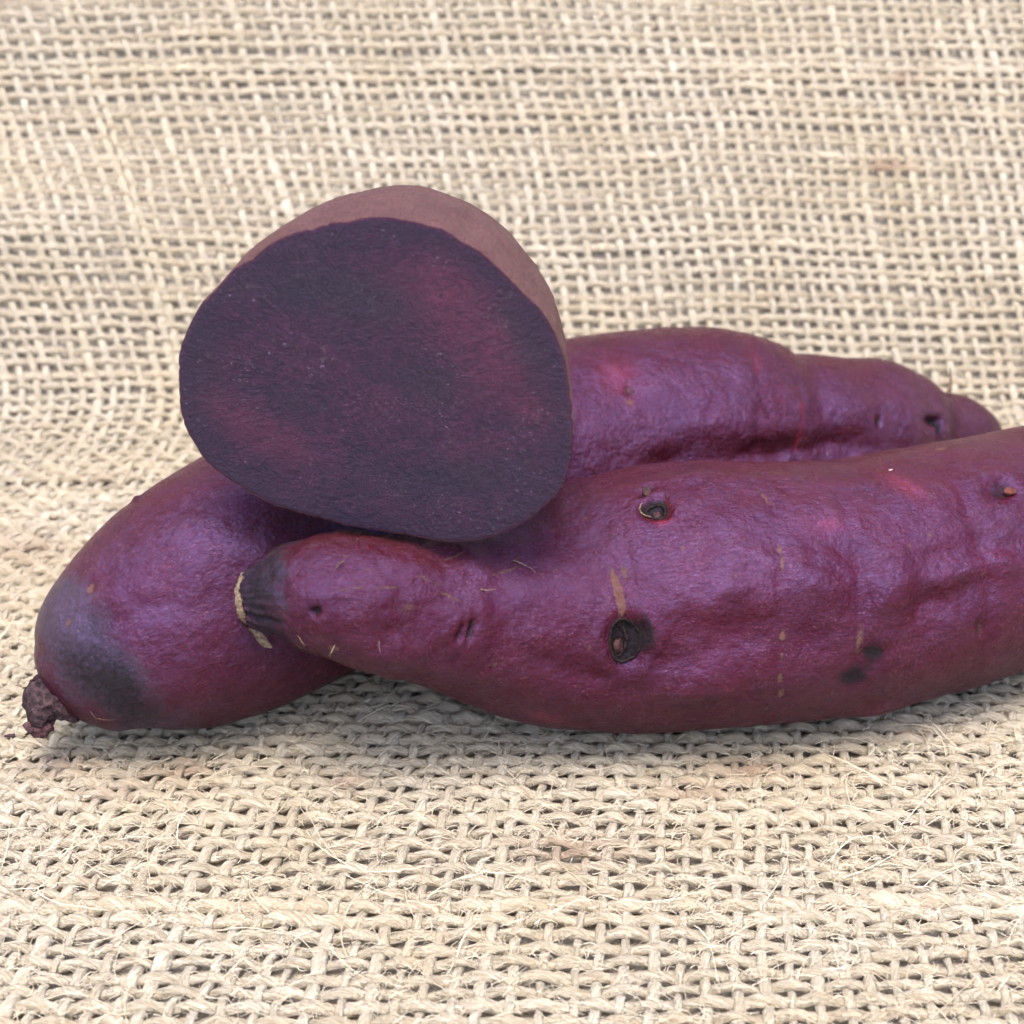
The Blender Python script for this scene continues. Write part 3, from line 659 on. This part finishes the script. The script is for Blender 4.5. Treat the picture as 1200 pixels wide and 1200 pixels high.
rel = loc2 - cen; an = np.arctan2(rel[:, 1], rel[:, 0]); rr0 = np.hypot(rel[:, 0], rel[:, 1]); o_ = np.argsort(an); an = an[o_]; rr0 = rr0[o_]
NTH = 300; th = np.arange(NTH) * 2 * pi / NTH; thw = (th + pi) % (2 * pi) - pi
prof = np.interp(thw, np.concatenate([an - 2 * pi, an, an + 2 * pi]), np.tile(rr0, 3))
ker = np.exp(-(np.arange(-12, 13) / 11.0) ** 2); ker /= ker.sum(); prof = np.convolve(np.concatenate([prof[-12:], prof, prof[:12]]), ker, 'valid')
prof = prof + .012 * rng.standard_normal(NTH) * (rng.random(NTH) < .3) + .018 * np.interp(th, np.linspace(0, 2 * pi, 61), np.concatenate([rng.standard_normal(60), [0]]))
ORG = O_ + cen[0] * e1 + cen[1] * e2
LEN = 7.2; NL = 240; zl = LEN * (1 - np.cos(np.linspace(0, 1, NL) * pi / 2)) ** 1.0; zl = np.linspace(0, 1, NL) ** 1.15 * LEN
def taper(z): return np.interp(z, [0, .15, 1.0, 2.2, 3.4, 4.6, 5.6, 6.4, 6.9, 7.2], [1, 1.004, .992, .945, .87, .75, .60, .43, .26, .03])
tk = taper(zl); ker2 = np.exp(-(np.arange(-10, 11) / 5.0) ** 2); ker2 /= ker2.sum(); tks = np.convolve(np.pad(tk, 10, mode='edge'), ker2, 'valid'); tks[:6] = tk[:6]
mr = prof.mean(); lowz = prof[int(NTH * .75)] 
V = []; qv = []
for k in range(NL):
    b = min(1, zl[k] / 3.0); p = (prof * (1 - b * .7) + mr * .93 * b * .7) * tks[k]
    drop = (1 - tks[k]) * lowz * .50      # keeps the underside level while it narrows
    c = ORG + a_ * zl[k] - e2 * drop + e1 * (1 - tks[k]) * .6
    V.append(c + p[:, None] * (np.cos(th)[:, None] * e1 + np.sin(th)[:, None] * e2))
    qv.append(np.stack([np.full(NTH, zl[k]), np.cos(th) * 3, np.sin(th) * 3], 1))
V = np.vstack(V); qv = np.vstack(qv)
Dv = V - np.repeat(np.array([V[k * NTH:(k + 1) * NTH].mean(0) for k in range(NL)]), NTH, 0); Dn = Dv / (np.linalg.norm(Dv, axis=1)[:, None] + 1e-9)
zz = np.repeat(zl, NTH); V = V + Dn * ((.10 * fbm(V * .5, 55, 3) + .03 * fbm(V * np.array([1.5, 1.5, 1.5]), 57, 2)) * sstep(0, 1.2, zz))[:, None]
V = V - Dn * (.035 * np.exp(-((zz - 2.4 + .15 * vnoise(V * .6, 5)) / .12) ** 2) + .03 * np.exp(-((zz - 1.2 + .2 * vnoise(V * .6, 6)) / .1) ** 2))[:, None]
ii = np.arange(NL - 1)[:, None] * NTH; k = np.arange(NTH)[None, :]; k2 = (k + 1) % NTH
Fq = np.stack([ii + k, ii + k2, ii + NTH + k2, ii + NTH + k], -1).reshape(-1, 4)
pxs = project(V); att = {m: np.zeros(len(V)) for m in ('dark', 'tan', 'red', 'slate')}
for (x, y, r, kk, m) in ((370, 263, .16, 1.1, 'dark'), (440, 225, .12, .8, 'dark'), (342, 255, .3, .5, 'tan'), (560, 245, .4, .3, 'dark'), (500, 228, .12, .6, 'tan'), (630, 330, .3, .35, 'dark')):
    i = int(np.argmin(np.hypot(pxs[:, 0] - x, pxs[:, 1] - y) + np.where(Dn @ np.array([0, -.5, .85]) > 0.1, 0, 1e6)))
    att[m] = np.maximum(att[m], kk * np.exp(-((V - V[i]) ** 2).sum(1) / r ** 2))
a0, b0, c0 = V[Fq[5000, 0]], V[Fq[5000, 1]], V[Fq[5000, 2]]
if np.dot(np.cross(b0 - a0, c0 - a0), Dn[Fq[5000, 0]]) < 0: Fq = Fq[:, ::-1].copy()
mesh_obj('skin', V, Fq, M_skin_b, cut, attrs=att, vattrs={'sk': qv})
# flesh: domed a hair, with a rounded rim; sits inside the skin edge
NR = 130; fr_ = 1 - (1 - np.linspace(0, 1, NR)) ** 1.25
V = []; fp = []; pol = []; rimv = []
for q in range(NR):
    f = fr_[q]; p = prof * f * .999
    edge = .03 * (1 - np.sqrt(np.clip(1 - np.clip((f - .965) / .035, 0, 1) ** 2, 0, 1)))
    c = ORG + a_ * (edge - .012)
    V.append(c + p[:, None] * (np.cos(th)[:, None] * e1 + np.sin(th)[:, None] * e2))
    fp.append(np.stack([p * np.cos(th), p * np.sin(th), np.zeros(NTH)], 1)); pol.append(np.stack([np.cos(th), np.sin(th), np.full(NTH, f * 3)], 1)); rimv.append(np.full(NTH, f))
V = np.vstack(V); fp = np.vstack(fp); pol = np.vstack(pol); rimv = np.concatenate(rimv)
h = .035 * fbm(fp * np.array([1.1, 1.4, 1]), 71, 3) + .02 * fbm(fp * 4, 72, 2) + .05 * fbm(fp * .4, 74, 2)
V = V - a_ * (.6 * h * (1 - sstep(.9, 1, rimv) * .7))[:, None]
def fl(px, py):
    d = F_ + (px - 600) / FOC * np.array([1., 0, 0]) - (py - 600) / FOC * U_; tt = ((O_ - C_) @ a_) / (d @ a_); P = C_ + d * tt - ORG
    return np.array([P @ e1, P @ e2])
def spot(px, py, ru, rv, rot=0):
    c = fl(px, py); d = fp[:, :2] - c; cs, sn = cos(rad(rot)), sin(rad(rot)); a = d[:, 0] * cs + d[:, 1] * sn; b = -d[:, 0] * sn + d[:, 1] * cs
    wv = .35 * fbm(fp * 1.1, 77, 3); return np.exp(-((a / ru) ** 2 + (b / rv) ** 2) + wv * 2)
pink = .6 * np.clip(.95 * spot(560, 395, 1.5, .75, -50) + .55 * spot(510, 325, .8, .5) + .7 * spot(320, 510, 1.1, .45, -25) + .25 * spot(250, 470, .6, .4) + .25 * spot(555, 520, .8, .3, 10) + .10 * spot(420, 440, 1.8, 1.2) + .5 * spot(630, 480, .5, .3), 0, 1)
green = np.clip(.9 * spot(400, 345, 1.5, .55, -5) + .8 * spot(615, 400, 1.0, .35, -65) + .6 * spot(520, 560, 1.8, .5, 8) + .7 * spot(500, 450, .7, .5) + .5 * spot(240, 420, .4, 1.0) + .6 * spot(350, 470, .5, .35), 0, 1)
gx = rimv > 2
Fq = []
i = np.arange(NR - 1)[:, None] * NTH
Fq = np.stack([i + k, i + NTH + k, i + NTH + k2, i + k2], -1).reshape(-1, 4)
a0, b0, c0 = V[Fq[9000, 0]], V[Fq[9000, 1]], V[Fq[9000, 2]]
if np.dot(np.cross(b0 - a0, c0 - a0), -a_) < 0: Fq = Fq[:, ::-1].copy()
mesh_obj('cut_face', V, Fq, M_flesh, cut, attrs={'pink': pink, 'green': green, 'outer': sstep(.30, .85, rimv) * (.55 + .45 * vnoise(fp * .7, 88)), 'rim': sstep(.78, 1.0, rimv)}, vattrs={'fp': fp, 'pol': pol})
